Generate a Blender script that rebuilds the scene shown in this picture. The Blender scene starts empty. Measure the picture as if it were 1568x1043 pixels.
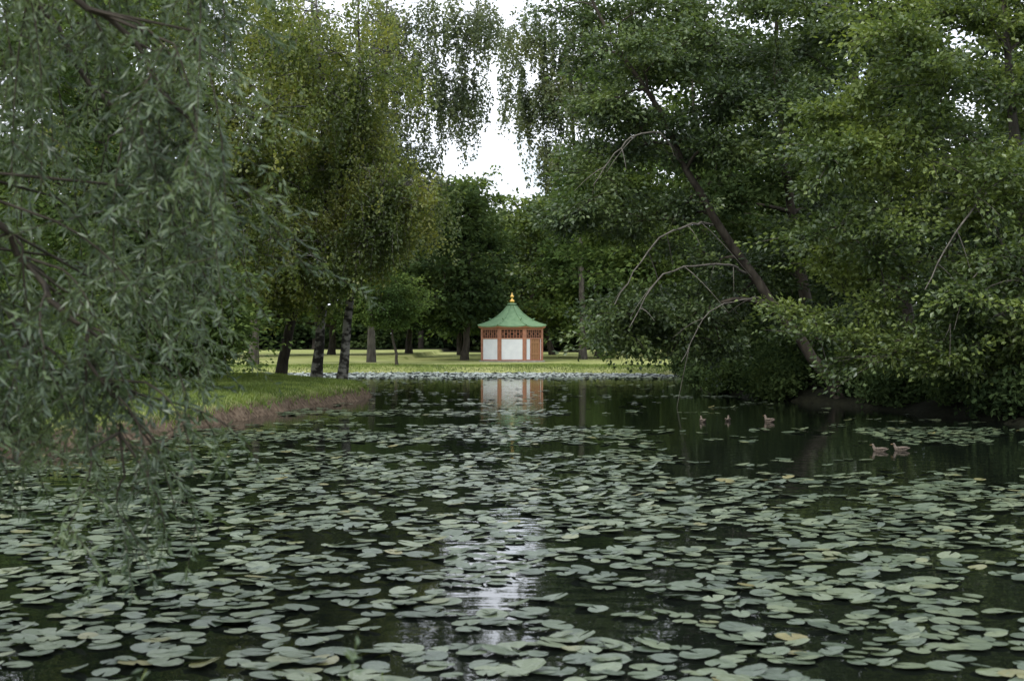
import bpy, math, numpy as np
from mathutils import Vector, noise as mnoise
rng = np.random.default_rng(11)
scene = bpy.context.scene
def rad(a): return math.radians(a)

# ------------------------------------------------------------ materials
def new_mat(name):
    m = bpy.data.materials.new(name); m.use_nodes = True
    nt = m.node_tree; nt.nodes.clear()
    out = nt.nodes.new('ShaderNodeOutputMaterial')
    return m, nt, out
def N(nt, t, **kw):
    n = nt.nodes.new(t)
    for k, v in kw.items():
        if k in n.inputs.keys(): n.inputs[k].default_value = v
        else: setattr(n, k, v)
    return n
def ramp(nt, stops):
    r = nt.nodes.new('ShaderNodeValToRGB')
    e = r.color_ramp.elements
    while len(e) < len(stops): e.new(0.5)
    for i, (p, c) in enumerate(stops):
        e[i].position = p; e[i].color = (c[0], c[1], c[2], 1)
    return r
def leaf_mat(name, dark, mid, light, transl=0.35, gloss=0.05, nscale=0.5, grough=0.45, k=1.2):
    dark, mid, light = [tuple(q*k for q in c) for c in (dark, mid, light)]
    m, nt, out = new_mat(name); L = nt.links
    geo = N(nt, 'ShaderNodeNewGeometry')
    no = N(nt, 'ShaderNodeTexNoise'); no.inputs['Scale'].default_value = nscale; no.inputs['Detail'].default_value = 2
    L.new(geo.outputs['Position'], no.inputs['Vector'])
    mul = N(nt, 'ShaderNodeMath', operation='MULTIPLY_ADD'); mul.inputs[1].default_value = 0.5; 
    L.new(geo.outputs['Random Per Island'], mul.inputs[0])
    sub = N(nt, 'ShaderNodeMath', operation='MULTIPLY_ADD'); sub.inputs[1].default_value = 1.9; sub.inputs[2].default_value = -0.7
    L.new(no.outputs['Fac'], sub.inputs[0]); L.new(sub.outputs[0], mul.inputs[2])
    r = ramp(nt, [(0.15, dark), (0.5, mid), (0.95, light)])
    L.new(mul.outputs[0], r.inputs['Fac'])
    d = N(nt, 'ShaderNodeBsdfDiffuse'); t = N(nt, 'ShaderNodeBsdfTranslucent'); g = N(nt, 'ShaderNodeBsdfGlossy')
    g.inputs['Roughness'].default_value = grough; g.inputs['Color'].default_value = (0.8, 0.85, 0.85, 1)
    L.new(r.outputs[0], d.inputs['Color'])
    br = N(nt, 'ShaderNodeMixRGB', blend_type='MULTIPLY'); br.inputs[0].default_value = 1; br.inputs[2].default_value = (1.4, 1.38, 0.8, 1)
    L.new(r.outputs[0], br.inputs[1]); L.new(br.outputs[0], t.inputs['Color'])
    m1 = N(nt, 'ShaderNodeMixShader'); m1.inputs[0].default_value = transl
    L.new(d.outputs[0], m1.inputs[1]); L.new(t.outputs[0], m1.inputs[2])
    if gloss > 0:
        m2 = N(nt, 'ShaderNodeMixShader'); m2.inputs[0].default_value = gloss
        L.new(m1.outputs[0], m2.inputs[1]); L.new(g.outputs[0], m2.inputs[2])
        L.new(m2.outputs[0], out.inputs['Surface'])
    else: L.new(m1.outputs[0], out.inputs['Surface'])
    return m
def solid_mat(name, c1, c2, scale=4, rough=0.7, bump=0.0, spec=0.4, stretch=(1,1,1), metallic=0, lo=0.3, hi=0.7):
    m, nt, out = new_mat(name); L = nt.links
    tc = N(nt, 'ShaderNodeTexCoord'); mp = N(nt, 'ShaderNodeMapping'); mp.inputs['Scale'].default_value = stretch
    L.new(tc.outputs['Object'], mp.inputs['Vector'])
    no = N(nt, 'ShaderNodeTexNoise'); no.inputs['Scale'].default_value = scale; no.inputs['Detail'].default_value = 6
    L.new(mp.outputs[0], no.inputs['Vector'])
    r = ramp(nt, [(lo, c1), (hi, c2)]); L.new(no.outputs['Fac'], r.inputs['Fac'])
    p = N(nt, 'ShaderNodeBsdfPrincipled'); p.inputs['Roughness'].default_value = rough
    p.inputs['Metallic'].default_value = metallic; p.inputs['Specular IOR Level'].default_value = spec
    L.new(r.outputs[0], p.inputs['Base Color'])
    if bump > 0:
        b = N(nt, 'ShaderNodeBump'); b.inputs['Strength'].default_value = bump; b.inputs['Distance'].default_value = 0.05
        L.new(no.outputs['Fac'], b.inputs['Height']); L.new(b.outputs[0], p.inputs['Normal'])
    L.new(p.outputs[0], out.inputs['Surface'])
    return m

M_alder = leaf_mat('leaf_alder', (0.032,0.052,0.022), (0.062,0.096,0.034), (0.13,0.175,0.052))
M_alder_b = leaf_mat('leaf_alder_bright', (0.040,0.065,0.022), (0.088,0.128,0.036), (0.19,0.24,0.060), 0.4)
M_dark = leaf_mat('leaf_dark', (0.020,0.034,0.016), (0.040,0.063,0.026), (0.075,0.108,0.038), 0.25, 0.0, 0.25)
M_mid = leaf_mat('leaf_linden', (0.034,0.057,0.021), (0.066,0.104,0.034), (0.13,0.175,0.050), 0.3, 0.0, 0.2)
M_birch = leaf_mat('leaf_birch', (0.060,0.088,0.023), (0.125,0.163,0.042), (0.25,0.26,0.064), 0.45, 0.04, 0.6)
M_birchg = leaf_mat('leaf_birch_grey', (0.050,0.070,0.038), (0.088,0.115,0.053), (0.15,0.17,0.072), 0.4, 0.04, 0.3)
M_willow = leaf_mat('leaf_willow', (0.030,0.052,0.022), (0.064,0.098,0.040), (0.13,0.175,0.080), 0.4, 0.07, 1.5, k=1.3)
M_grassb = leaf_mat('grass_blades', (0.070,0.104,0.022), (0.13,0.180,0.038), (0.21,0.26,0.065), 0.3, 0.03, 1.2)
M_bark = solid_mat('bark_dark', (0.022,0.018,0.014), (0.075,0.065,0.05), 6, 0.9, 0.6, 0.2, (1,1,0.3))
M_barkg = solid_mat('bark_grey', (0.035,0.031,0.026), (0.12,0.108,0.088), 6, 0.9, 0.6, 0.2, (1,1,0.3))
M_pale = solid_mat('bark_bare_grey', (0.08,0.073,0.062), (0.19,0.175,0.15), 6, 0.85, 0.4, 0.2)
M_barkb = solid_mat('bark_birch', (0.03,0.027,0.022), (0.24,0.23,0.20), 3.5, 0.8, 0.4, 0.2, (1,1,1.6), 0, 0.46, 0.60)

# ------------------------------------------------------------ helpers
def mesh_np(name, V, F, mat, parent=None, smooth=False):
    me = bpy.data.meshes.new(name)
    V = np.asarray(V, dtype=np.float32); F = np.asarray(F, dtype=np.int32)
    n, k = F.shape
    me.vertices.add(len(V)); me.vertices.foreach_set('co', V.ravel())
    me.loops.add(n*k); me.loops.foreach_set('vertex_index', F.ravel())
    me.polygons.add(n); me.polygons.foreach_set('loop_start', np.arange(0, n*k, k, dtype=np.int32))
    me.polygons.foreach_set('use_smooth', np.full(n, smooth, dtype=bool))
    me.update(calc_edges=True); me.validate()
    me.materials.append(mat)
    ob = bpy.data.objects.new(name, me); scene.collection.objects.link(ob)
    if parent is not None: ob.parent = parent
    return ob
def empty(name):
    e = bpy.data.objects.new(name, None); scene.collection.objects.link(e); e.empty_display_size = 0.2
    return e
def norm(a): return a/np.maximum(np.linalg.norm(a, axis=-1, keepdims=True), 1e-9)
def leaves(P, A, L, W, fold=0.15, up=1.0):
    n = len(P); A = norm(A)
    nr = rng.normal(size=(n,3))*0.75 + np.array([0,0,up])
    S = norm(np.cross(A, nr)); Nn = norm(np.cross(S, A))
    L = np.broadcast_to(np.asarray(L), (n,))[:,None]*rng.uniform(0.7,1.25,(n,1))
    W = np.broadcast_to(np.asarray(W), (n,))[:,None]*rng.uniform(0.75,1.2,(n,1))
    v = np.empty((n,4,3))
    v[:,0] = P; v[:,1] = P + A*L*0.45 + S*W*0.5 + Nn*W*fold
    v[:,2] = P + A*L; v[:,3] = P + A*L*0.45 - S*W*0.5 + Nn*W*fold
    return v.reshape(-1,3), np.arange(4*n).reshape(n,4)
class Tubes:
    def __init__(s): s.V=[]; s.F=[]; s.o=0
    def add(s, pts, radii, sides=6):
        pts = np.asarray(pts, float); k = len(pts)
        if k < 2: return
        T = norm(np.gradient(pts, axis=0))
        ref = np.array([0.31,0.9,0.2]) if abs(T[0,2])>0.8 else np.array([0.,0.,1.])
        U = norm(np.cross(T, ref)); Wv = np.cross(T, U)
        a = np.linspace(0, 2*np.pi, sides, endpoint=False)
        r = np.asarray(radii, float)[:,None,None]
        ring = pts[:,None,:] + r*(np.cos(a)[None,:,None]*U[:,None,:] + np.sin(a)[None,:,None]*Wv[:,None,:])
        s.V.append(ring.reshape(-1,3))
        i = np.arange(k-1)[:,None]*sides; j = np.arange(sides)[None,:]; jn = (j+1)%sides
        f = np.stack([i+j, i+jn, i+sides+jn, i+sides+j], -1).reshape(-1,4)
        s.F.append(f+s.o); s.o += k*sides
    def build(s, name, mat, parent=None):
        return mesh_np(name, np.concatenate(s.V), np.concatenate(s.F), mat, parent, True)
def bez(a, c, b, n=6):
    t = np.linspace(0,1,n)[:,None]
    return (1-t)**2*a + 2*t*(1-t)*c + t*t*b
def spline(pts, n=24):
    pts = np.asarray(pts, float); k=len(pts)
    P = np.vstack([2*pts[0]-pts[1], pts, 2*pts[-1]-pts[-2]])
    out=[]
    m = max(2, n//(k-1))
    for i in range(k-1):
        p0,p1,p2,p3 = P[i:i+4]
        for t in np.linspace(0,1,m,endpoint=False):
            out.append(0.5*((2*p1)+(-p0+p2)*t+(2*p0-5*p1+4*p2-p3)*t*t+(-p0+3*p1-3*p2+p3)*t**3))
    out.append(pts[-1]); return np.array(out)

# ------------------------------------------------------------ terrain
POND = np.array([(-4.6,3.6),(-4.9,9),(-8,12),(-13,16),(-13,19),(-10.5,21),(-8.2,22),(-7.5,25),(-6.9,30),(-6.3,36),(-5.5,42),(-4.7,45.5),
 (-4.8,48),(-5.6,50.2),(-7.6,54),(-10.5,60),(-16,68),(-19,77),(-14,82),(-5,83.5),(3,82.5),(8,80.5),(9,77),(8.9,72),(8.4,66),(7.8,60),
 (7.2,53),(7.8,48),(9.4,42.3),(10.6,36),(11.8,31),(14,24),(17,15),(16,6),(8,3.6),(0,3.9)], float)
def sdist(P):
    A = POND; B = np.roll(POND, -1, axis=0)
    best = np.full(len(P), 1e9); ins = np.zeros(len(P), bool)
    for a, b in zip(A, B):
        ab = b-a; t = np.clip(((P-a)@ab)/(ab@ab), 0, 1)
        d = np.linalg.norm(P-(a+t[:,None]*ab), axis=1); best = np.minimum(best, d)
        cond = (a[1] > P[:,1]) != (b[1] > P[:,1])
        xx = (b[0]-a[0])*(P[:,1]-a[1])/(b[1]-a[1]+1e-12)+a[0]
        ins ^= cond & (P[:,0] < xx)
    s = np.where(ins, -best, best)
    x, y = P[:,0], P[:,1]
    s = s + 0.16*np.sin(x*1.7+y*1.1)*np.sin(y*2.3-x*0.6) + 0.07*np.sin(x*5.1+1)*np.sin(y*4.7)
    return s
def height(x, y):
    P = np.stack([x,y],1); s = sdist(P)
    left = (x < -3) & (y < 62) & (y > 10)
    H = np.where(left, 0.50, 0.36); w = np.where(left, 0.22, 0.6)
    land = H*(1-np.exp(-np.maximum(s,0)/w)) + np.clip(y-82,0,120)*0.0022 + 0.04*np.sin(x*0.5)*np.sin(y*0.37)*(s>0.5) + np.clip((s-6)/30,0,1)*0.3*(np.abs(x)>8)
    water = -1.1*(1-np.exp(np.minimum(s,0)/0.9))
    return np.where(s > 0, land, water)
def hz(x, y): return float(height(np.array([x],float), np.array([y],float))[0])
xs = np.concatenate([-np.geomspace(1500,31,22), np.arange(-30,30.01,0.25), np.geomspace(31,1500,22)])
ys = np.concatenate([-np.geomspace(800,3,14), np.arange(-2,96,0.25), np.geomspace(97,2500,40)])
X, Y = np.meshgrid(xs, ys); Z = height(X.ravel(), Y.ravel())
V = np.stack([X.ravel(), Y.ravel(), Z], 1)
nx, ny = len(xs), len(ys)
i = (np.arange(ny-1)[:,None]*nx + np.arange(nx-1)[None,:]).ravel()
F = np.stack([i, i+1, i+nx+1, i+nx], 1)
m, nt, out = new_mat('ground_mat'); L = nt.links
geo = N(nt,'ShaderNodeNewGeometry'); sep = N(nt,'ShaderNodeSeparateXYZ'); L.new(geo.outputs['Position'], sep.inputs[0])
n1 = N(nt,'ShaderNodeTexNoise'); n1.inputs['Scale'].default_value=0.35; n1.inputs['Detail'].default_value=6; L.new(geo.outputs['Position'], n1.inputs['Vector'])
n2 = N(nt,'ShaderNodeTexNoise'); n2.inputs['Scale'].default_value=9; n2.inputs['Detail'].default_value=6; L.new(geo.outputs['Position'], n2.inputs['Vector'])
gr = ramp(nt, [(0.3,(0.18,0.215,0.065)),(0.55,(0.30,0.32,0.12)),(0.75,(0.40,0.39,0.19))]); L.new(n1.outputs[0], gr.inputs[0])
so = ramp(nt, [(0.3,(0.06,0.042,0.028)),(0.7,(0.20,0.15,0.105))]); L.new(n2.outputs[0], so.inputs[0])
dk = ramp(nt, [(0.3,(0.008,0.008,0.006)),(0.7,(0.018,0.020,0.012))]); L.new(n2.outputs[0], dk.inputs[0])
mz = N(nt,'ShaderNodeMapRange'); mz.inputs[1].default_value=0.30; mz.inputs[2].default_value=0.42; L.new(sep.outputs['Z'], mz.inputs[0])
mx = N(nt,'ShaderNodeMixRGB'); L.new(mz.outputs[0], mx.inputs[0]); L.new(so.outputs[0], mx.inputs[1]); L.new(gr.outputs[0], mx.inputs[2])
my = N(nt,'ShaderNodeMapRange'); my.inputs[1].default_value=70; my.inputs[2].default_value=76; L.new(sep.outputs['Y'], my.inputs[0])
mx1 = N(nt,'ShaderNodeMixRGB'); L.new(my.outputs[0], mx1.inputs[0]); L.new(mx.outputs[0], mx1.inputs[1]); L.new(gr.outputs[0], mx1.inputs[2])
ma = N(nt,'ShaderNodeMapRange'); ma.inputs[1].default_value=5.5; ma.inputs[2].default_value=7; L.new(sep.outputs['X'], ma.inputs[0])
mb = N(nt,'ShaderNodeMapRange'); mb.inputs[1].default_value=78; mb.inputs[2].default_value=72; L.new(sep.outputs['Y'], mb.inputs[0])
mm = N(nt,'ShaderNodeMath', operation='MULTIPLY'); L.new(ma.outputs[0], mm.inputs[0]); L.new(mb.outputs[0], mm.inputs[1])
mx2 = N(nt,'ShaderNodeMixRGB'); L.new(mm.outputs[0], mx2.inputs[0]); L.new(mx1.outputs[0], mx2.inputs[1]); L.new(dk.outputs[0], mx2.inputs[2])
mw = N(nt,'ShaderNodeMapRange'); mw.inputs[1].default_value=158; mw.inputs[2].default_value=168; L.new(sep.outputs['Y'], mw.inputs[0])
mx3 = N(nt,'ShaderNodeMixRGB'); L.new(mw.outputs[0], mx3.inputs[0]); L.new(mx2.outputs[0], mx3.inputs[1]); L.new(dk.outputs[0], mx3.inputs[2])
p = N(nt,'ShaderNodeBsdfPrincipled'); p.inputs['Roughness'].default_value=0.95; p.inputs['Specular IOR Level'].default_value=0.05
L.new(mx3.outputs[0], p.inputs['Base Color'])
bp = N(nt,'ShaderNodeBump'); bp.inputs['Strength'].default_value=0.7; bp.inputs['Distance'].default_value=0.08; L.new(n2.outputs[0], bp.inputs['Height']); L.new(bp.outputs[0], p.inputs['Normal'])
L.new(p.outputs[0], out.inputs['Surface'])
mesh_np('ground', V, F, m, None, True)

# ------------------------------------------------------------ water
m, nt, out = new_mat('water_mat'); L = nt.links
geo = N(nt,'ShaderNodeNewGeometry'); mp = N(nt,'ShaderNodeMapping'); mp.inputs['Scale'].default_value=(1.0,1.7,1); L.new(geo.outputs['Position'], mp.inputs[0])
n1 = N(nt,'ShaderNodeTexNoise'); n1.inputs['Scale'].default_value=2.6; n1.inputs['Detail'].default_value=2.0; n1.inputs['Roughness'].default_value=0.42; L.new(mp.outputs[0], n1.inputs['Vector'])
n3 = N(nt,'ShaderNodeTexNoise'); n3.inputs['Scale'].default_value=7; n3.inputs['Detail'].default_value=2; L.new(mp.outputs[0], n3.inputs['Vector'])
sp_ = N(nt,'ShaderNodeSeparateXYZ'); L.new(geo.outputs['Position'], sp_.inputs[0])
ry = N(nt,'ShaderNodeMapRange'); ry.inputs[1].default_value=71.0; ry.inputs[2].default_value=75.5; ry.inputs[3].default_value=0; ry.inputs[4].default_value=1; L.new(sp_.outputs['Y'], ry.inputs[0])
bp = N(nt,'ShaderNodeBump'); bp.inputs['Strength'].default_value=0.085; bp.inputs['Distance'].default_value=0.05; L.new(n1.outputs[0], bp.inputs['Height'])
bs = N(nt,'ShaderNodeMath', operation='MULTIPLY'); bs.inputs[1].default_value=0.9; L.new(ry.outputs[0], bs.inputs[0])
bp2 = N(nt,'ShaderNodeBump'); bp2.inputs['Distance'].default_value=0.12; L.new(bs.outputs[0], bp2.inputs['Strength']); L.new(n3.outputs[0], bp2.inputs['Height']); L.new(bp.outputs[0], bp2.inputs['Normal'])
rr_ = N(nt,'ShaderNodeMapRange'); rr_.inputs[3].default_value=0.015; rr_.inputs[4].default_value=0.25; L.new(ry.outputs[0], rr_.inputs[0])
p = N(nt,'ShaderNodeBsdfPrincipled'); p.inputs['Base Color'].default_value=(0.006,0.008,0.006,1); p.inputs['IOR'].default_value=1.33
L.new(rr_.outputs[0], p.inputs['Roughness'])
L.new(bp2.outputs[0], p.inputs['Normal']); L.new(p.outputs[0], out.inputs['Surface'])
mesh_np('pond_water', [(-24,2,0),(22,2,0),(22,86,0),(-24,86,0)], [(0,1,2,3)], m)

# ------------------------------------------------------------ lily pads
def vnoise(x, y, s, o=0): return mnoise.noise(Vector((x*s[0]+o, y*s[1], o*0.37)))
cell = 0.172
gx = np.arange(-20, 18, cell); gy = np.arange(4.2, 84, cell)
GX, GY = np.meshgrid(gx, gy); px = (GX + rng.uniform(-0.10,0.10,GX.shape)).ravel(); py = (GY + rng.uniform(-0.10,0.10,GX.shape)).ravel()
s = sdist(np.stack([px,py],1)); k = s < -0.15; px, py, s = px[k], py[k], s[k]
keep = []
for x, y, ss in zip(px, py, s):
    nn = 0.5 + 0.50*vnoise(x, y, (0.6,0.7), 3.1) + 0.85*vnoise(x,y,(2.0,1.7),8)
    band = vnoise(x, y, (0.09,0.5), 21)
    if y < 18:
        d = 0.72 - 0.18*math.exp(-((x-0.1)/1.3)**2-((y-11)/3.2)**2)
        if x < -1.2 and y < 11: d -= 0.06
    elif y < 22: d = 0.70-(y-18)*0.02 if x < 2.2 else 0.70-(y-18)*0.16
    elif y < 32:
        d = (0.58-(y-22)*0.02 if x < 2.6 else 0.03) + 0.60*band
    elif y < 45:
        d = (0.25 if x < 1.5 else 0.0) + 0.6*band
    elif y < 68: d = 0.0+0.5*band
    elif y < 71.5: d = 0.25+0.5*band
    else: d = 1.3
    if 25 < y < 31 and x > 7.2: d = max(d, 0.45+0.8*band)
    keep.append(nn < d and rng.random() < 0.93)
keep = np.array(keep); px, py = px[keep], py[keep]; n = len(px)
K = 12
R = rng.uniform(0.060, 0.108, n)*np.where(rng.random(n)<0.10, 1.35, 1); rot = rng.uniform(0, 2*np.pi, n)
a = np.linspace(0.2, 2*np.pi-0.2, K)
ang = rot[:,None] + a[None,:]
rr = R[:,None]*(1 + 0.06*np.sin(3*a[None,:]+rot[:,None]*7) + rng.normal(0,0.02,(n,K)))
sg = np.where(py>70, 0.16, 0.065)
tx = rng.normal(0,1,n)*sg; ty = rng.normal(0,1,n)*sg
curl = np.where(rng.random(n)<0.3, rng.uniform(0.0,0.03,n), 0)
z0 = 0.006 + rng.uniform(0,0.010,n) + 0.09*np.maximum(np.abs(tx),np.abs(ty))
Vx = px[:,None]+rr*np.cos(ang); Vy = py[:,None]+rr*np.sin(ang)
Vz = z0[:,None] + tx[:,None]*(Vx-px[:,None]) + ty[:,None]*(Vy-py[:,None]) + curl[:,None]*np.maximum(0,np.cos(a[None,:]*1.0+rot[:,None]))
V = np.empty((n,K+1,3)); V[:,0,0]=px; V[:,0,1]=py; V[:,0,2]=z0; V[:,1:,0]=Vx; V[:,1:,1]=Vy; V[:,1:,2]=Vz
b = np.arange(n)[:,None]*(K+1); j = np.arange(1,K)[None,:]
F = np.stack([np.broadcast_to(b,(n,K-1)), b+j, b+j+1], -1).reshape(-1,3)
m, nt, out = new_mat('lily_pad_mat'); L = nt.links
geo = N(nt,'ShaderNodeNewGeometry')
r = ramp(nt, [(0.0,(0.046,0.068,0.040)),(0.5,(0.082,0.112,0.062)),(0.95,(0.135,0.165,0.088)),(0.98,(0.15,0.16,0.07)),(1.0,(0.18,0.16,0.055))]); 
L.new(geo.outputs['Random Per Island'], r.inputs[0])
n1 = N(nt,'ShaderNodeTexNoise'); n1.inputs['Scale'].default_value=14; n1.inputs['Detail'].default_value=4; L.new(geo.outputs['Position'], n1.inputs['Vector'])
mr = N(nt,'ShaderNodeMapRange'); mr.inputs[3].default_value=0.6; mr.inputs[4].default_value=1.4; L.new(n1.outputs[0], mr.inputs[0])
# pads pale towards the far shore: sky sheen painted into their colour
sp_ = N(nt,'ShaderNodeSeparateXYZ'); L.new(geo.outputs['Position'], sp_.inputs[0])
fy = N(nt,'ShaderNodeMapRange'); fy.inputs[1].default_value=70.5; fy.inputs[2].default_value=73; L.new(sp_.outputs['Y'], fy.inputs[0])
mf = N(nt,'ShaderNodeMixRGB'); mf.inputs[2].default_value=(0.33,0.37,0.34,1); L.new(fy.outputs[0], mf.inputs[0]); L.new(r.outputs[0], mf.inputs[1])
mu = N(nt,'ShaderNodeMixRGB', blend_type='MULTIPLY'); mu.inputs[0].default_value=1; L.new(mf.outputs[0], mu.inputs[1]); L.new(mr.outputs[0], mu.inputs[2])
p = N(nt,'ShaderNodeBsdfPrincipled'); p.inputs['Roughness'].default_value=0.34; p.inputs['IOR'].default_value=1.5
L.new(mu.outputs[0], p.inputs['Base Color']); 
bp = N(nt,'ShaderNodeBump'); bp.inputs['Strength'].default_value=0.8; bp.inputs['Distance'].default_value=0.018; L.new(n1.outputs[0], bp.inputs['Height']); L.new(bp.outputs[0], p.inputs['Normal'])
L.new(p.outputs[0], out.inputs['Surface'])
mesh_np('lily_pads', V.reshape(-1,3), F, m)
print('pads', n)

# ------------------------------------------------------------ trees
TOTAL = 0
def tree(name, trunk, r0, crowns, leafmat, bark, leaf=(0.15,0.09), per=900, bough=1.0, weep=False, arch=0.12, sides=8, weeplen=2.0, scat=0.12, arcs=()):
    global TOTAL
    root = empty(name); T = Tubes()
    trunk = [tuple(t) for t in trunk]
    tp = spline(trunk, 18); k = len(tp)
    tt = np.linspace(0,1,k); rr = r0*(1-0.85*tt); rr[0] *= 1.35; rr[1] *= 1.1
    tp[1:-1] += rng.normal(0, 0.03, (k-2,3))
    T.add(tp, rr, sides)
    nodes = [(p, r0*(1-0.85*t)*0.6, 0) for p, t in zip(tp[k//4:], tt[k//4:])]
    C = []
    for (cx,cy,cz,rx,ry,rz,nb) in crowns:
        for _ in range(nb):
            u = norm(rng.normal(size=3)); q = rng.uniform(0.15,1)**0.5
            C.append((cx+u[0]*q*rx, cy+u[1]*q*ry, cz+u[2]*q*rz))
    C = np.array(C); NP = np.array([p for p,_,_ in nodes])
    dist = np.array([np.min(np.linalg.norm(NP-c,axis=1)) for c in C])
    LP, LA = [], []
    for ci in np.argsort(dist):
        c = C[ci]
        NP = np.array([p for p,_,_ in nodes]); dep = np.array([d for _,_,d in nodes])
        cost = np.linalg.norm(NP-c,axis=1) + 0.7*np.maximum(0, NP[:,2]-c[2]) + 0.25*dep
        bi = int(np.argmin(cost)); p, r, dd = nodes[bi]
        D = np.linalg.norm(c-p)
        mid = (p+c)/2 + np.array([0,0,arch*D]) + rng.normal(0,0.08*D,3)
        pts = bez(p, mid, c, 6); r1 = min(r, 0.02+0.03*D+0.02)
        T.add(pts, np.linspace(r1, r1*0.45, 6), 5)
        nodes.append((pts[3], r1*0.7, dd+1)); nodes.append((c, max(0.015, r1*0.5), dd+1))
        nt_ = 9; npt = max(4, int(per*rng.uniform(0.55,1.3))//nt_)
        outd = norm(c-p)
        for q in range(nt_):
            e = c + (rng.normal(size=3)*np.array([1,1,0.5]) + outd*0.5)*bough*0.62
            if not weep:
                mid = (c+e)/2 + np.array([0,0,0.12*bough])
                tw = bez(c, mid, e, 4)
                T.add(tw, np.linspace(0.014,0.005,4)*max(1,bough*0.8), 3)
                t = rng.uniform(0.15,1.1,npt)[:,None]
                base = (1-t)**2*c + 2*t*(1-t)*mid + t*t*e
                off = rng.normal(size=(npt,3))*np.array([0.22,0.22,0.09])*bough
                LP.append(base+off); LA.append(off*1.5 + rng.normal(size=(npt,3))*0.25*bough + (e-c)*0.3 + np.array([0,0,-0.12*bough]))
            else:
                ln = weeplen*rng.uniform(0.4,1.1)
                mid = e + np.array([0,0,0.1]) ; end = e + np.array([rng.normal(0,0.2), rng.normal(0,0.2), -ln])
                tw = np.vstack([c, e, (e+end)/2+rng.normal(0,0.05,3), end])
                T.add(tw, [0.014,0.009,0.006,0.004], 3)
                t = rng.uniform(0,1,npt)[:,None]
                base = e*(1-t)+end*t
                LP.append(base + rng.normal(size=(npt,3))*np.array([scat,scat,0.06])*bough)
                LA.append(rng.normal(size=(npt,3))*np.array([0.7,0.7,0.3]) + np.array([0,0,-0.6]))
    T.build('trunk_and_branches', bark, root)
    if arcs:
        T2 = Tubes()
        for pts, r_ in arcs:
            sp = spline(pts, 18); sp[1:] += rng.normal(0,0.02,(len(sp)-1,3)); T2.add(sp, np.linspace(r_, r_*0.3, len(sp)), 6)
            for q in range(4, len(sp)-2, 3):
                dv = rng.normal(size=3)*0.5; dv[2] = -abs(dv[2])-0.2
                T2.add(bez(sp[q], sp[q]+dv*0.5+np.array([0,0,.15]), sp[q]+dv*1.3, 5), np.linspace(r_*0.4,0.005,5), 4)
        T2.build('bare_branches', M_pale, root)
    P = np.concatenate(LP); A = np.concatenate(LA)
    k = P[:,2] > 0.05; P, A = P[k], A[k]
    V, F = leaves(P, A, leaf[0], leaf[1]); mesh_np('foliage', V, F, leafmat, root); TOTAL += len(P)
    return root

def base(x, y): return (x, y, hz(x,y)-0.15)
# leaning alder on the right bank
tree('alder_tree', [base(10.0,42.9),(8.5,42.6,2.1),(6.8,42.2,4.3),(5.5,41.8,6.2),(4.4,41.5,8.4),(2.8,41.2,10.8),(1.8,41,13)], 0.19,
 [(3.3,41.5,10.8,2.2,2.2,1.8,17),(6.2,41.5,11.5,2.6,2.4,2.2,16),(4.2,42,7.9,2.0,2.4,1.5,15),(7.2,41.5,8.2,2.2,2.4,1.8,15),
  (3.0,42.3,5.6,1.5,2,1.3,12),(5.6,42.5,5.0,1.7,1.6,1.2,7),(3.6,42.4,2.5,1.3,1.8,1.1,12),(5.6,43.2,2.2,1.5,1.8,1.2,13),(7.4,44.5,3.0,1.5,1.8,1.5,10)],
 M_alder, M_bark, (0.15,0.10), 560, 0.95, arch=0.30,
 arcs=[([(6.9,42.1,3.9),(6.1,41.0,4.1),(4.3,40.2,3.75),(3.3,40,2.3)],0.045),([(5.9,41.9,5.3),(5.2,41,5.25),(4.0,40.3,4.6),(2.9,40,2.9)],0.045),
       ([(5.0,41.7,7.1),(4.2,40.6,7.8),(3.2,40.2,7.5),(2.3,40,6.3)],0.04),([(7.6,42.2,2.9),(7.0,41,3.1),(5.6,40.3,2.7),(4.8,40,1.3)],0.03)])
tree('alder_tree', [base(14.2,36.5),(13.3,36,3),(12.6,35.3,6),(12.2,35,9),(12,35,12.5)], 0.24,
 [(9.8,33.5,8.2,2.4,2.2,1.6,20),(7.9,34.2,6.6,1.6,2,1.2,13),(10.6,33.4,5.6,2.2,1.8,1.3,16),(8.6,34.8,4.2,1.8,1.8,1.0,12),(11.2,33,2.9,1.8,1.6,1.1,14),
  (8.3,35.5,2.3,1.5,1.6,0.9,10),(10.2,34,1.6,1.5,1.4,0.7,10),(12.3,33.5,10.5,2.6,2.4,1.8,16),(9.5,35,11,2.4,2.2,1.5,12)],
 M_alder_b, M_barkg, (0.14,0.095), 560, 0.85, arch=0.2,
 arcs=[([(12.6,35.4,6),(11.4,33.4,5.6),(10.2,32.2,4.6),(9.3,32,3.1)],0.04),([(13,36,3.8),(11.6,33.4,3.9),(10.6,32.8,3.3),(9.9,32.6,1.9)],0.03)])
tree('alder_tree', [base(12.6,45),(12.3,45,4),(11.6,44.8,8),(11.2,44.5,13)], 0.3,
 [(9.5,44,9.5,3,2.6,2.4,18),(12,45,12.5,3.4,3,2,12),(13.5,44,6,3,2.4,2.6,20),(10,45.5,4.6,2.4,2,1.8,15),(15,42,9,3,3,2.5,18)],
 M_alder, M_bark, (0.18,0.12), 520, 1.05)
tree('alder_tree', [base(17.5,37),(17.2,37,4),(16.5,36.5,8),(16,36,12)], 0.32,
 [(14.5,35.5,4,2.2,2.4,2.2,14),(15,36,8,3,3,2.4,18),(14.5,34.5,11.5,3,3,1.8,14),(13,33,2.0,1.6,2,1.2,12)], M_alder_b, M_bark, (0.16,0.11), 520, 1.0)
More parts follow.
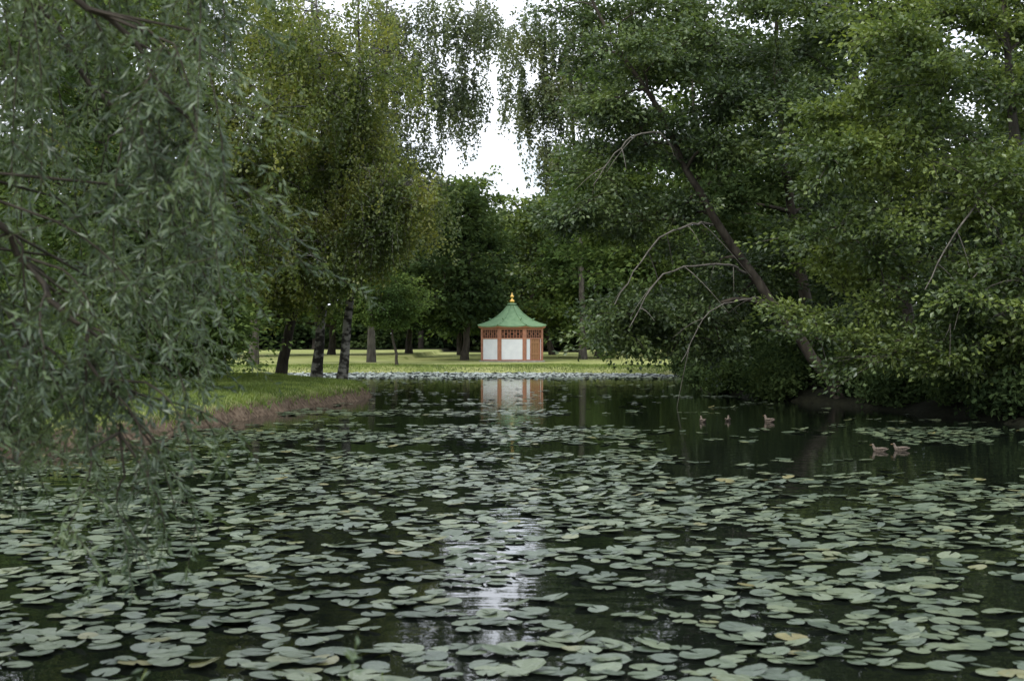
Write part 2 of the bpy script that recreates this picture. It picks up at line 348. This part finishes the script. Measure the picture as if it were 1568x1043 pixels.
tree('alder_tree', [base(10.8,50),(10.2,50,4),(9.4,49.5,9),(9.0,49,15)], 0.28,
 [(8,50,12.5,3.4,3,2.6,13),(8.5,51,7.5,2.8,2.6,2.2,16),(11,52,4.5,3,2.5,2.5,18),(14,53,10,4,3,4,18)], M_dark, M_bark, (0.24,0.16), 420, 1.2)
# trees farther along the right shore
tree('linden_tree', [base(11,77),(10.6,77,5),(10,76,10),(9.6,76,16)], 0.4,
 [(6.2,75,6.8,3.0,3,2.4,22),(6.8,74.5,3.2,2.6,3,1.8,20),(9,76,11,4,4,3,26),(12,75,5,4,4,3.6,26),(4.6,76,9.8,2.2,3,1.8,13),(9,76,16,4.5,4,3,16)],
 M_mid, M_bark, (0.30,0.20), 380, 1.4)
tree('linden_tree', [base(15.5,62),(15.2,62,5),(15,62,11),(15,62,17)], 0.4,
 [(12,61,6,4,4,4,28),(14,62,13,5,5,4,24),(20,60,8,5,5,5,28),(10.5,61,2.5,2.4,3,1.8,20),(20,60,15,6,5,4,18)], M_dark, M_bark, (0.32,0.21), 330, 1.4)
# birches on the left bank
tree('birch_tree', [base(-7.2,52.3),(-6.95,52.2,3.2),(-6.8,52,7),(-6.9,51.5,11),(-7,51,15)], 0.21,
 [(-5.0,50.5,8.2,1.2,1.5,1.4,18),(-6.6,50,10.2,2.0,2,1.5,22),(-8.6,50,7.8,2.2,2,1.8,28),(-7.6,50,13.2,2.6,2.4,1.8,12)],
 M_birch, M_barkb, (0.14,0.10), 560, 1.0, True, weeplen=1.6)
tree('birch_tree', [base(-6.1,50.6),(-5.75,50.5,3.2),(-5.4,50.2,6.5),(-5.3,50,10),(-5.4,50,14)], 0.19,
 [(-4.4,49.6,6.6,1.2,1.3,1.4,22),(-6.0,49,5.4,1.6,1.3,0.9,22),(-8.2,48.5,5.0,2.0,1.6,1.4,26),(-5.7,50,12.5,2.0,2,1.6,11)],
 M_birch, M_barkb, (0.14,0.10), 560, 0.95, True, weeplen=1.5)
tree('birch_tree', [base(-10.8,46),(-10.6,46,4),(-10.4,46,9),(-10.5,45.5,14)], 0.22,
 [(-9.4,45,9.5,2.2,2,2.0,24),(-9.2,44.5,5.2,1.9,1.8,1.4,24),(-12.5,44.5,8,2.4,2.2,2.2,20),(-10,45,13,2.6,2.4,1.6,14)],
 M_birch, M_barkb, (0.14,0.10), 560, 1.0, True, weeplen=1.6)
tree('linden_tree', [base(-9.4,57.5),(-9.0,57.4,2.2),(-8.4,57.3,4.5),(-8,57,8),(-8,57,12)], 0.26,
 [(-8.4,57,6.5,3.2,2.6,2.6,26),(-9,57,12,3.0,3,2.4,9),(-12.5,56,5.0,3,2.5,2.8,26)], M_mid, M_bark, (0.23,0.155), 400, 1.15)
tree('linden_tree', [base(-11.2,38),(-11,38,3),(-10.9,38,7),(-11,38,12)], 0.28,
 [(-8.6,37.5,3.0,1.3,1.6,1.4,18),(-10.2,37,5.5,2.0,2,1.8,20),(-12.5,36,4,2.4,2.4,2.6,22),(-11,37,9.5,3,2.6,2.4,22),(-8.8,38.5,1.7,1.2,1.2,0.8,12)], M_mid, M_bark, (0.15,0.10), 520, 1.0)
tree('linden_tree', [base(-18,50),(-17.6,50,5),(-17,50,10),(-17,50,16)], 0.35,
 [(-15,49,5,4,3,4,32),(-15.5,49,12,5,4,4,30),(-21,48,8,5,5,6,32)], M_mid, M_bark, (0.32,0.22), 340, 1.4)
# tall weeping birches on the far lawn
tree('birch_tree', [base(-9.5,96),(-9.3,96,8),(-8.6,96,16),(-8.4,96,26)], 0.28,
 [(-7.4,95,22,3.2,3,3.2,26),(-9,95,15.5,3.2,3,2.6,26),(-3.4,95.5,23.5,2.4,3,1.8,11),(-6.8,95,12.2,1.6,2,1.8,12),(-4.0,95.5,19.2,1.8,2,2.2,12)], M_birchg, M_barkg, (0.25,0.165), 420, 1.5, True, weeplen=3.6, scat=0.09)
tree('birch_tree', [base(5.6,112),(5.4,112,8),(4.8,112,18),(4.2,112,28)], 0.3,
 [(1.6,111,26,3.0,3,2.0,12),(5.0,111,21,3.0,3,3,22),(1.6,111,21.5,1.8,2,2.0,10),(7,111,26,4,3,3,22),(4.4,111,16.5,1.8,2,1.6,12)], M_birchg, M_barkg, (0.28,0.185), 400, 1.5, True, weeplen=3.4, scat=0.09)
tree('birch_tree', [base(-16,88),(-15.7,88,8),(-15.2,88,16),(-15,88,24)], 0.3,
 [(-13.5,87,20,4,3,3.5,20),(-15,87,12,4,3,4,28),(-11,87,14,3,3,3,18)], M_birchg, M_barkg, (0.23,0.15), 340, 1.5, True, weeplen=3.6)
# young tree on the far shore
tree('young_linden_tree', [base(-6.9,86),(-7.1,86,1.6),(-7.4,86,3.4),(-7.5,86,5)], 0.11,
 [(-7.6,86,3.6,1.9,1.8,1.0,12),(-8.2,86,5,1.8,1.8,1.2,12)], M_mid, M_bark, (0.2,0.13), 380, 1.0)
# lawn trees around the pavilion
specs = [(-22,112,17,M_dark),(-15,118,18,M_mid),(-9,124,17,M_dark),(-3.6,108,14.0,M_dark),(1.5,122,15.2,M_alder_b),(7,116,16,M_mid),(12,124,18,M_dark),(17,112,20,M_mid),(24,120,21,M_dark),(-28,104,19,M_mid),
 (-5,138,19,M_mid),(4,140,17,M_mid)]
for x,y,h,mt in specs:
    w = h*0.30
    lo = 2.2
    tree('linden_tree', [base(x,y),(x+rng.normal(0,.3),y,h*0.25),(x+rng.normal(0,.5),y,h*0.55),(x,y,h*0.9)], 0.32,
     [(x,y,lo+1.4+h*0.09,w*1.0,w,h*0.14,26),(x+rng.normal(0,.8),y,h*0.52,w*1.05,w*1.05,h*0.2,28),(x+rng.normal(0,.5),y,h*0.78,w*0.7,w*0.7,h*0.17,18)],
     mt, M_bark, (0.44,0.30), 200, 1.6)
# distant woods : one object
def woods(name, items, mat, leaf, per):
    root = empty(name); T = Tubes(); LP=[]; LA=[]
    for x,y,h,lo in items:
        zb = hz(x,y); w = max(h*0.27, 2.8)
        T.add([(x,y,zb-0.2),(x+rng.normal(0,.3),y,h*0.3),(x+rng.normal(0,.6),y,h*0.75)],[0.4,0.3,0.12],6)
        nb = int(40*w/6)
        u = norm(rng.normal(size=(nb,3))); q = rng.uniform(0.1,1,(nb,1))**0.45
        C = np.array([x,y,zb+lo+(h-lo)*0.5]) + u*q*np.array([w,w,(h-lo)*0.5])
        for c in C:
            pp = c + rng.normal(size=(per,3))*np.array([1.0,1.0,0.6]); pp[:,2]=np.maximum(pp[:,2],zb+rng.uniform(0,0.5,per))
            LP.append(pp)
            LA.append(rng.normal(size=(per,3))*np.array([1,1,.5])+np.array([0,0,-.3]))
    T.build('trunks', M_bark, root)
    P=np.concatenate(LP); V,F = leaves(P, np.concatenate(LA), leaf[0], leaf[1]); mesh_np('foliage', V, F, mat, root)
items = []
for x in np.arange(-88, 89, 6.5):
    hh = rng.uniform(19,25)
    if -9 < x < 14: hh = rng.uniform(18.5,20.0)
    items.append((x+rng.uniform(-2,2), 176+rng.uniform(-10,12), hh, 1.5))
    items.append((x+3+rng.uniform(-2,2), 200+rng.uniform(-8,10), hh*1.02, 0.0))
    for q in range(2): items.append((x+q*3.2+rng.uniform(-1,1), 188+rng.uniform(-4,4), rng.uniform(5,8), -1.8))
    for q in range(2): items.append((x+q*3.2+rng.uniform(-1,1), 214+rng.uniform(-3,3), rng.uniform(6,9), -2.5))
woods('distant_woods', items, M_dark, (0.80,0.55), 68)
# shrubs
def shrub(name, x, y, rx, ry, h, n, mat, leaf, per=300):
    zb = hz(x,y); root = empty(name); T = Tubes(); LP=[]; LA=[]
    for _ in range(n):
        u = norm(rng.normal(size=3)); u[2]=abs(u[2]); q = rng.uniform(0.3,1)
        c = np.array([x+u[0]*rx*q, y+u[1]*ry*q, max(zb,0)+0.1+u[2]*h*q])
        b = np.array([x+rng.normal(0,rx*0.2), y+rng.normal(0,ry*0.2), zb-0.1])
        T.add(bez(b,(b+c)/2+np.array([0,0,.2*h]),c,5), np.linspace(0.03,0.006,5),4)
        LP.append(c + rng.normal(size=(per,3))*np.array([.26,.26,.2])); LA.append(rng.normal(size=(per,3))+np.array([0,0,.2]))
    T.build('stems', M_bark, root); P=np.concatenate(LP); A=np.concatenate(LA); k=P[:,2]>0.03
    V,F = leaves(P[k],A[k],leaf[0],leaf[1]); mesh_np('foliage',V,F,mat,root)
for (x,y,rx,ry,h,n) in [(9.9,47,1.6,2,1.9,30),(11.2,41.5,1.6,2,1.6,26),(12.4,36.5,1.4,2,1.5,26),(13.4,32,1.3,2,1.7,26),(9.2,54,1.7,2.6,2,28),(10.2,61,1.9,3,2.6,30),(10.8,69,1.9,3,2.6,30),(15,40,2,3,2.4,32),
  (10.9,39.3,1.0,1.2,0.8,16),(8.5,46.0,1.0,1.4,0.9,16),(11.9,33.4,0.9,1.3,0.8,18),(8.3,57,1.0,2.4,1.0,22),(8.8,64,1.1,2.6,1.2,24),(9.3,72,1.2,2.6,1.3,24),(7.8,51,0.9,1.6,0.9,18),(12.8,29.5,0.9,1.5,0.8,18)]:
    shrub('bank_shrub', x,y,rx,ry,h,n, M_dark, (0.16,0.105), 260)
for (x,y,rx,ry,h,n) in [(-8.9,23.3,0.9,0.7,0.9,22),(-9.5,27,1.2,1,1.3,26),(-10,33,1.4,1.4,1.6,26),(-13,30,2,2,2.2,34),(-14,42,2.5,3,2.6,34),(-13,52,2.4,2.5,2.2,30),(-17,70,3,4,3,34)]:
    shrub('bank_shrub', x,y,rx,ry,h,n, M_mid, (0.11,0.07), 300)

# ------------------------------------------------------------ foreground willow
root = empty('willow_tree'); T = Tubes(); LP=[]; LA=[]
T.add(spline([base(-6.0,6.2),(-5.8,6.3,1.5),(-5.3,6.5,3.2),(-4.7,6.8,4.8),(-4.2,7,6.5)],20), np.linspace(0.34,0.15,21), 10)
boughs = [[(-5.3,6.5,3.2),(-4.2,6.8,4.1),(-3.0,7.0,4.1),(-2.0,7.1,3.5),(-1.5,7.2,2.8)], [(-4.9,6.7,4.3),(-3.8,7.4,5.1),(-2.6,7.9,5.0),(-1.5,8.2,4.1)],
 [(-5.5,6.4,2.5),(-4.2,6.6,3.2),(-3.0,6.8,2.9),(-2.3,6.9,2.2),(-1.9,6.9,1.5)], [(-4.4,7,5.8),(-3.4,7.2,6.2),(-2.2,7.2,5.6),(-1.3,7.3,4.4)],
 [(-5.2,6.7,3.6),(-4.4,8,4.5),(-3.4,9,4.3),(-2.5,9.4,3.3),(-2.1,9.4,2.5)], [(-5.6,6.4,2.2),(-4.2,7.2,2.8),(-3.1,7.6,2.5),(-2.5,7.8,1.7)]]
BP = []
for b in boughs:
    sp = spline(b, 28); sp[1:] += rng.normal(0,0.025,(len(sp)-1,3)); T.add(sp, np.linspace(0.045,0.006,len(sp)), 6)
    BP += [(sp[q], norm(sp[min(q+1,len(sp)-1)]-sp[q-1])) for q in range(6,len(sp))]
def spray(P0, P1, P2, dens, lat=0.8):
    ln = np.linalg.norm(P2-P0); nl = max(6,int(ln*dens)); t = rng.uniform(0.02,1,nl)[:,None]
    P = (1-t)**2*P0+2*t*(1-t)*P1+t*t*P2
    LP.append(P); LA.append(rng.normal(size=(nl,3))*np.array([1,1,.6])*lat+norm(P2-P0)*0.6+np.array([0.05,0,-0.35]))
for q in range(205):
    s0, dr = BP[rng.integers(len(BP))]
    side = rng.normal(size=3)*np.array([0.8,0.9,0.35]) + dr*0.9 + np.array([0.05,0,0.15])
    o = s0 + side*rng.uniform(0.1,0.42)
    edge = -0.215 + (0.02 if o[2] < 3.0 else 0)
    if o[0] > edge*o[1] + rng.normal(0,0.12): continue
    low = 0.85 + max(0, (o[0]+2.6))*1.1 + abs(rng.normal(0,0.6))
    ln = max(0.4, min(o[2]-low, rng.uniform(0.7,2.4)))
    hd = side[:2]*rng.uniform(0.1,0.35)
    end = o + np.array([hd[0]+0.03, hd[1], -ln])
    mid = o + np.array([hd[0]*0.8+rng.normal(0,.08), hd[1]*0.8, -0.25*ln])
    T.add(np.vstack([s0[None], bez(o, mid, end, 9)]), np.concatenate([[0.009],np.linspace(0.006,0.002,9)]), 4)
    spray(o, mid, end, 65)
    for _ in range(int(ln*9)+2):
        tt = rng.uniform(0.02,0.95); p = (1-tt)**2*o+2*tt*(1-tt)*mid+tt*tt*end
        hl = rng.uniform(.12,.5)
        dd_ = rng.normal(size=2)*0.6
        e = p + np.array([dd_[0]*hl, dd_[1]*hl, -rng.uniform(.35,1.0)*hl])
        m2 = (p+e)/2+np.array([dd_[0]*.12*hl,dd_[1]*.12*hl,.12*hl])
        T.add(bez(p,m2,e,4), [0.003,0.0025,0.002,0.0012], 3)
        spray(p, m2, e, 75)
T.build('trunk_and_branches', M_bark, root)
P=np.concatenate(LP); A=np.concatenate(LA); V,F = leaves(P,A,0.066,0.0155,0.2,0.5); mesh_np('foliage',V,F,M_willow,root)
print('willow leaves', len(P))
# waterside plants near the camera
root = empty('waterside_plant'); T=Tubes(); LP=[]; LA=[]
for q in range(44):
    x = rng.choice([-1.6,-1.5,-1.0,-0.65,-0.45,-0.2]) + rng.normal(0,0.10); y = 3.95+rng.uniform(0,0.3)
    b = np.array([x,y,hz(x,y)-0.05]); e = b + np.array([rng.normal(0,.15), 0.5+rng.uniform(0,.5), rng.uniform(0.65,1.12)])
    m_ = (b+e)/2+np.array([0,-.1,.15]); T.add(bez(b,m_,e,7), np.linspace(0.004,0.0015,7),4)
    nl=34; t=rng.uniform(.35,1,nl)[:,None]; LP.append((1-t)**2*b+2*t*(1-t)*m_+t*t*e+rng.normal(0,.012,(nl,3))); LA.append(rng.normal(size=(nl,3))+np.array([0,0,.4]))
T.build('stems', M_grassb, root); P=np.concatenate(LP); A=np.concatenate(LA); V,F=leaves(P,A,0.045,0.015); mesh_np('leaves',V,F,M_willow,root)

# ------------------------------------------------------------ grass blades
def grass(name, x0,x1,y0,y1,n,smin,smax,L_,W_):
    x = rng.uniform(x0,x1,n); y = rng.uniform(y0,y1,n); s = sdist(np.stack([x,y],1)); k=(s>smin)&(s<smax); x,y=x[k],y[k]
    z = height(x,y); P=np.stack([x,y,z-0.01],1); A=rng.normal(size=P.shape)*np.array([.45,.45,0])+np.array([0,0,1])
    return leaves(P,A,L_,W_)
parts = [grass('', -16,-4,20,58,120000,0.12,9,0.13,0.024), grass('', -16,-4,20,58,24000,0.03,0.35,0.24,0.025),
         grass('', -18,12,79,88,30000,0.05,5,0.13,0.035), grass('', -10,10,2,4.5,5000,0.0,5,0.15,0.01)]
o=0; Vs=[];Fs=[]
for v,f in parts: Vs.append(v); Fs.append(f+o); o+=len(v)
mesh_np('grass', np.concatenate(Vs), np.concatenate(Fs), M_grassb)

# ------------------------------------------------------------ pavilion
PX,PY = 0.0,101.0; PZ = hz(PX,PY)-0.02
M_white = solid_mat('white_plaster', (0.66,0.68,0.72),(0.78,0.79,0.82), 2, 0.8)
M_terra = solid_mat('terracotta_paint', (0.28,0.12,0.075),(0.40,0.18,0.11), 5, 0.65)
M_door = solid_mat('door_wood', (0.24,0.11,0.045),(0.36,0.18,0.08), 5, 0.6, 0.2, 0.4, (6,6,0.6))
M_roof = solid_mat('roof_green', (0.115,0.205,0.105),(0.18,0.29,0.155), 3, 0.6, 0.1, 0.3)
M_gold = solid_mat('gilding', (0.75,0.45,0.12),(0.95,0.62,0.2), 8, 0.3, 0, 0.5, (1,1,1), 1.0)
M_hole = solid_mat('dark_interior', (0.012,0.01,0.01),(0.03,0.025,0.02), 3, 0.9)
M_stone = solid_mat('plinth_stone', (0.22,0.21,0.19),(0.36,0.34,0.31), 6, 0.85, 0.3)
pav = empty('garden_pavilion'); pav.location=(PX,PY,PZ)
ap = 2.16; hw = ap*math.tan(rad(22.5))
class Boxes:
    def __init__(s): s.V=[]; s.F=[]; s.o=0
    def fb(s, k, u0,u1,z0,z1,n0,n1):
        th = rad(-90+45*k); n=np.array([math.cos(th),math.sin(th),0]); t=np.array([-math.sin(th),math.cos(th),0])
        pts=[n*(ap+nn)+t*u+np.array([0,0,z]) for z in (z0,z1) for nn in (n0,n1) for u in (u0,u1)]
        s.V += pts; s.F += [[s.o+q for q in f] for f in [(0,1,3,2),(4,6,7,5),(0,4,5,1),(2,3,7,6),(0,2,6,4),(1,5,7,3)]]; s.o+=8
    def build(s,name,mat):
        o=mesh_np(name,np.array(s.V),np.array(s.F),mat,pav); 
        bv=o.modifiers.new('b','BEVEL'); bv.width=0.012; bv.segments=1; return o
def lathe8(prof, name, mat, sides=8, lift=None, smooth=False):
    V=[];F=[]
    sub = 6 if sides==8 else 1
    ns = sides*sub
    for (r,z,up) in prof:
        for q in range(ns):
            f=(q%sub)/sub; c0=rad(-90-22.5+45*(q//sub)) if sides==8 else 2*math.pi*q/ns
            if sides==8:
                c1=c0+rad(45); R=r/math.cos(rad(22.5))
                x=(math.cos(c0)*(1-f)+math.cos(c1)*f)*R; y=(math.sin(c0)*(1-f)+math.sin(c1)*f)*R
                e=abs(2*f-1)**2.5; V.append((x*(1+0.02*up*e),y*(1+0.02*up*e),z+up*e*0.08))
            else: V.append((math.cos(c0)*r,math.sin(c0)*r,z))
    for a_ in range(len(prof)-1):
        for q in range(ns): F.append((a_*ns+q,a_*ns+(q+1)%ns,(a_+1)*ns+(q+1)%ns,(a_+1)*ns+q))
    return mesh_np(name,V,F,mat,pav,smooth)
wall,ter,door,hole,plin = Boxes(),Boxes(),Boxes(),Boxes(),Boxes()
H=2.34
for k in range(8):
    ter.fb(k,-hw-0.02,-hw+0.16,0.10,H,-0.10,0.03); ter.fb(k,hw-0.16,hw+0.02,0.10,H,-0.10,0.028)
    ter.fb(k,-hw+0.16,hw-0.16,0.10,0.18,-0.08,0.015)
    ter.fb(k,-hw+0.16,hw-0.16,1.62,1.72,-0.08,0.02); ter.fb(k,-hw+0.16,hw-0.16,2.24,H,-0.08,0.02)
    hole.fb(k,-hw+0.16,hw-0.16,1.72,2.24,-0.30,-0.22)
    nb=7
    for b_ in range(1,nb):
        u=-hw+0.16+(2*hw-0.32)*b_/nb
        ter.fb(k,u-0.022,u+0.022,1.72,2.24,-0.06,-0.01)
    for zz in (1.84,2.10): ter.fb(k,-hw+0.165,hw-0.165,zz-0.018,zz+0.018,-0.055,-0.004)
    for b_ in range(0,nb,2):
        u=-hw+0.16+(2*hw-0.32)*(b_+0.5)/nb; ter.fb(k,u-0.07,u+0.07,1.93,2.02,-0.05,-0.006)
    if k==1:
        wall.fb(k,-hw+0.16,-0.36,0.18,1.62,-0.07,-0.01); wall.fb(k,0.66,hw-0.16,0.18,1.62,-0.07,-0.01)
        ter.fb(k,-0.36,-0.28,0.18,1.62,-0.07,0.016); ter.fb(k,0.58,0.66,0.18,1.62,-0.07,0.016)
        for q in range(5):
            u0=-0.28+0.86*q/5; door.fb(k,u0+0.008,u0+0.164,0.18,1.62,-0.06,-0.012)
        door.fb(k,-0.27,0.57,0.5,0.62,-0.05,0.003); door.fb(k,-0.27,0.57,1.3,1.42,-0.05,0.003)
    else:
        wall.fb(k,-hw+0.16,hw-0.16,0.18,1.62,-0.07,-0.01)
for k in range(8): plin.fb(k,-hw-0.06,hw+0.06,-0.35,0.10,-1.2,0.16)
wall.build('walls',M_white); ter.build('posts_and_lattice',M_terra); door.build('door',M_door); hole.build('window_openings',M_hole); plin.build('plinth',M_stone)
lathe8([(2.20,H+0.0,0),(2.28,H+0.03,0.5),(2.33,H+0.06,1),(2.33,H+0.12,1)],'eaves_fascia',M_terra)
lathe8([(2.0,H+0.04,0),(2.34,H+0.10,1),(2.37,H+0.17,1),(2.12,H+0.26,.75),(1.80,H+0.39,.5),(1.45,H+0.57,.3),(1.10,H+0.81,.15),(0.78,H+1.08,0),(0.50,H+1.38,0),(0.30,H+1.64,0),(0.24,H+1.70,0),(0.34,H+1.74,0),(0.30,H+1.80,0),(0.10,H+1.84,0)],'roof',M_roof)
T=Tubes()
for q in range(8):
    c=rad(-90-22.5+45*q); u=np.array([math.cos(c),math.sin(c),0])
    pr=[(2.37,.17+.08),(2.12,.26+.06),(1.80,.39+.04),(1.45,.57+.024),(1.10,.81+.012),(0.78,1.08),(0.50,1.38),(0.30,1.64)]
    pts=[u*(r/math.cos(rad(22.5)))*(1.02 if r>2.2 else 1.01)+np.array([0,0,H+z+0.01]) for r,z in pr]
    T.add(pts,[0.045]*8,6)
    p0=u*1.45/math.cos(rad(22.5))+np.array([0,0,H+.62])
    T.add([p0,p0+u*.08+np.array([0,0,.07]),p0+u*.2+np.array([0,0,.12])],[.06,.05,.02],6)
o=T.build('roof_ridges',M_roof,pav)
lathe8([(0.10,H+1.84,0),(0.16,H+1.90,0),(0.20,H+1.98,0),(0.14,H+2.06,0),(0.06,H+2.10,0),(0.06,H+2.18,0),(0.13,H+2.24,0),(0.15,H+2.31,0),(0.10,H+2.38,0),(0.03,H+2.43,0),(0.02,H+2.55,0),(0.0,H+2.62,0)],'finial',M_gold,14,smooth=True)

# ------------------------------------------------------------ ducks
M_duck = solid_mat('duck_feathers', (0.05,0.04,0.03),(0.19,0.15,0.115), 22, 0.8, 0.3, 0.3)
M_bill = solid_mat('duck_bill', (0.14,0.09,0.035),(0.18,0.12,0.04), 10, 0.5)
def duck(x,y,yaw,s=1.0):
    root = empty('duck'); root.location=(x,y,-0.01); root.rotation_euler=(0,0,yaw)
    ch=[((-0.27,0,0.10),.012,.008),((-0.20,0,0.075),.05,.03),((-0.10,0,0.05),.085,.07),((0.02,0,0.045),.095,.085),((0.11,0,0.06),.075,.075),((0.15,0,0.11),.042,.045),((0.165,0,0.165),.034,.036),((0.185,0,0.205),.042,.044),((0.215,0,0.20),.026,.026)]
    me=bpy.data.meshes.new('body'); me.from_pydata([c[0] for c in ch],[(q,q+1) for q in range(len(ch)-1)],[])
    ob=bpy.data.objects.new('body',me); scene.collection.objects.link(ob); ob.parent=root; me.materials.append(M_duck)
    sk=ob.modifiers.new('skin','SKIN'); 
    for v,c in zip(me.skin_vertices[0].data,ch): v.radius=(c[1],c[2])
    me.skin_vertices[0].data[3].use_root=True
    sk.use_smooth_shade=True
    sb=ob.modifiers.new('sub','SUBSURF'); sb.levels=2; sb.render_levels=2
    T=Tubes(); T.add([(0.215,0,0.197),(0.245,0,0.190),(0.272,0,0.188)],[.017,.013,.011],8); b_=T.build('bill',M_bill,root)
    T=Tubes()
    for sd in (-1,1):
        T.add([(0.08,sd*.07,.085),(-0.02,sd*.088,.10),(-0.12,sd*.07,.105),(-0.22,sd*.03,.125)],[.02,.034,.028,.004],8)
    T.build('wings',M_duck,root)
    root.scale=(s,s,s)
duck(6.3,24.4,rad(150),.60); duck(6.72,24.6,rad(165),.60); duck(4.45,33.2,rad(100),.66); duck(5.1,33.6,rad(75),.62); duck(6.0,33.2,rad(120),.76)

# ------------------------------------------------------------ light, sky
EL, AZ = 46, 215   # azimuth clockwise from +Y : behind the camera to the left
d = Vector((math.sin(rad(AZ))*math.cos(rad(EL)), math.cos(rad(AZ))*math.cos(rad(EL)), math.sin(rad(EL))))
sun = bpy.data.lights.new('sun','SUN'); sun.energy=2.3; sun.angle=rad(15); sun.color=(1,0.95,0.87)
so_ = bpy.data.objects.new('sun',sun); scene.collection.objects.link(so_); so_.rotation_euler = d.to_track_quat('Z','Y').to_euler(); so_.location=(-20,-20,40)
w = bpy.data.worlds.new('World'); scene.world=w; w.use_nodes=True; nt=w.node_tree; nt.nodes.clear(); L=nt.links
wo=nt.nodes.new('ShaderNodeOutputWorld'); bg=nt.nodes.new('ShaderNodeBackground'); bg.inputs['Strength'].default_value=0.15
sky=nt.nodes.new('ShaderNodeTexSky'); sky.sky_type='NISHITA'; sky.sun_disc=False; sky.sun_elevation=rad(EL); sky.sun_rotation=rad(AZ)
tc=nt.nodes.new('ShaderNodeTexCoord'); mp=nt.nodes.new('ShaderNodeMapping'); mp.inputs['Scale'].default_value=(1,1,2.2); L.new(tc.outputs['Generated'],mp.inputs[0])
no=nt.nodes.new('ShaderNodeTexNoise'); no.inputs['Scale'].default_value=6; no.inputs['Detail'].default_value=7; L.new(mp.outputs[0],no.inputs['Vector'])
r=ramp(nt,[(0.30,(0,0,0)),(0.47,(1,1,1))]); L.new(no.outputs[0],r.inputs[0])
mx=nt.nodes.new('ShaderNodeMixRGB'); mx.inputs[2].default_value=(10.6,11.2,12.2,1); L.new(r.outputs[0],mx.inputs[0]); L.new(sky.outputs[0],mx.inputs[1])
L.new(mx.outputs[0],bg.inputs[0]); L.new(bg.outputs[0],wo.inputs[0])

# ------------------------------------------------------------ camera
cam=bpy.data.cameras.new('camera'); co=bpy.data.objects.new('camera',cam); scene.collection.objects.link(co)
co.location=(0,0,1.9); co.rotation_euler=(rad(90),0,0); cam.lens=50; cam.sensor_width=36; cam.clip_end=5000; cam.clip_start=0.05
cam.dof.use_dof=True; cam.dof.focus_distance=60; cam.dof.aperture_fstop=4.0
scene.camera=co
scene.view_settings.view_transform='Standard'; scene.view_settings.look='None'; scene.view_settings.exposure=0
print('leaves', TOTAL)
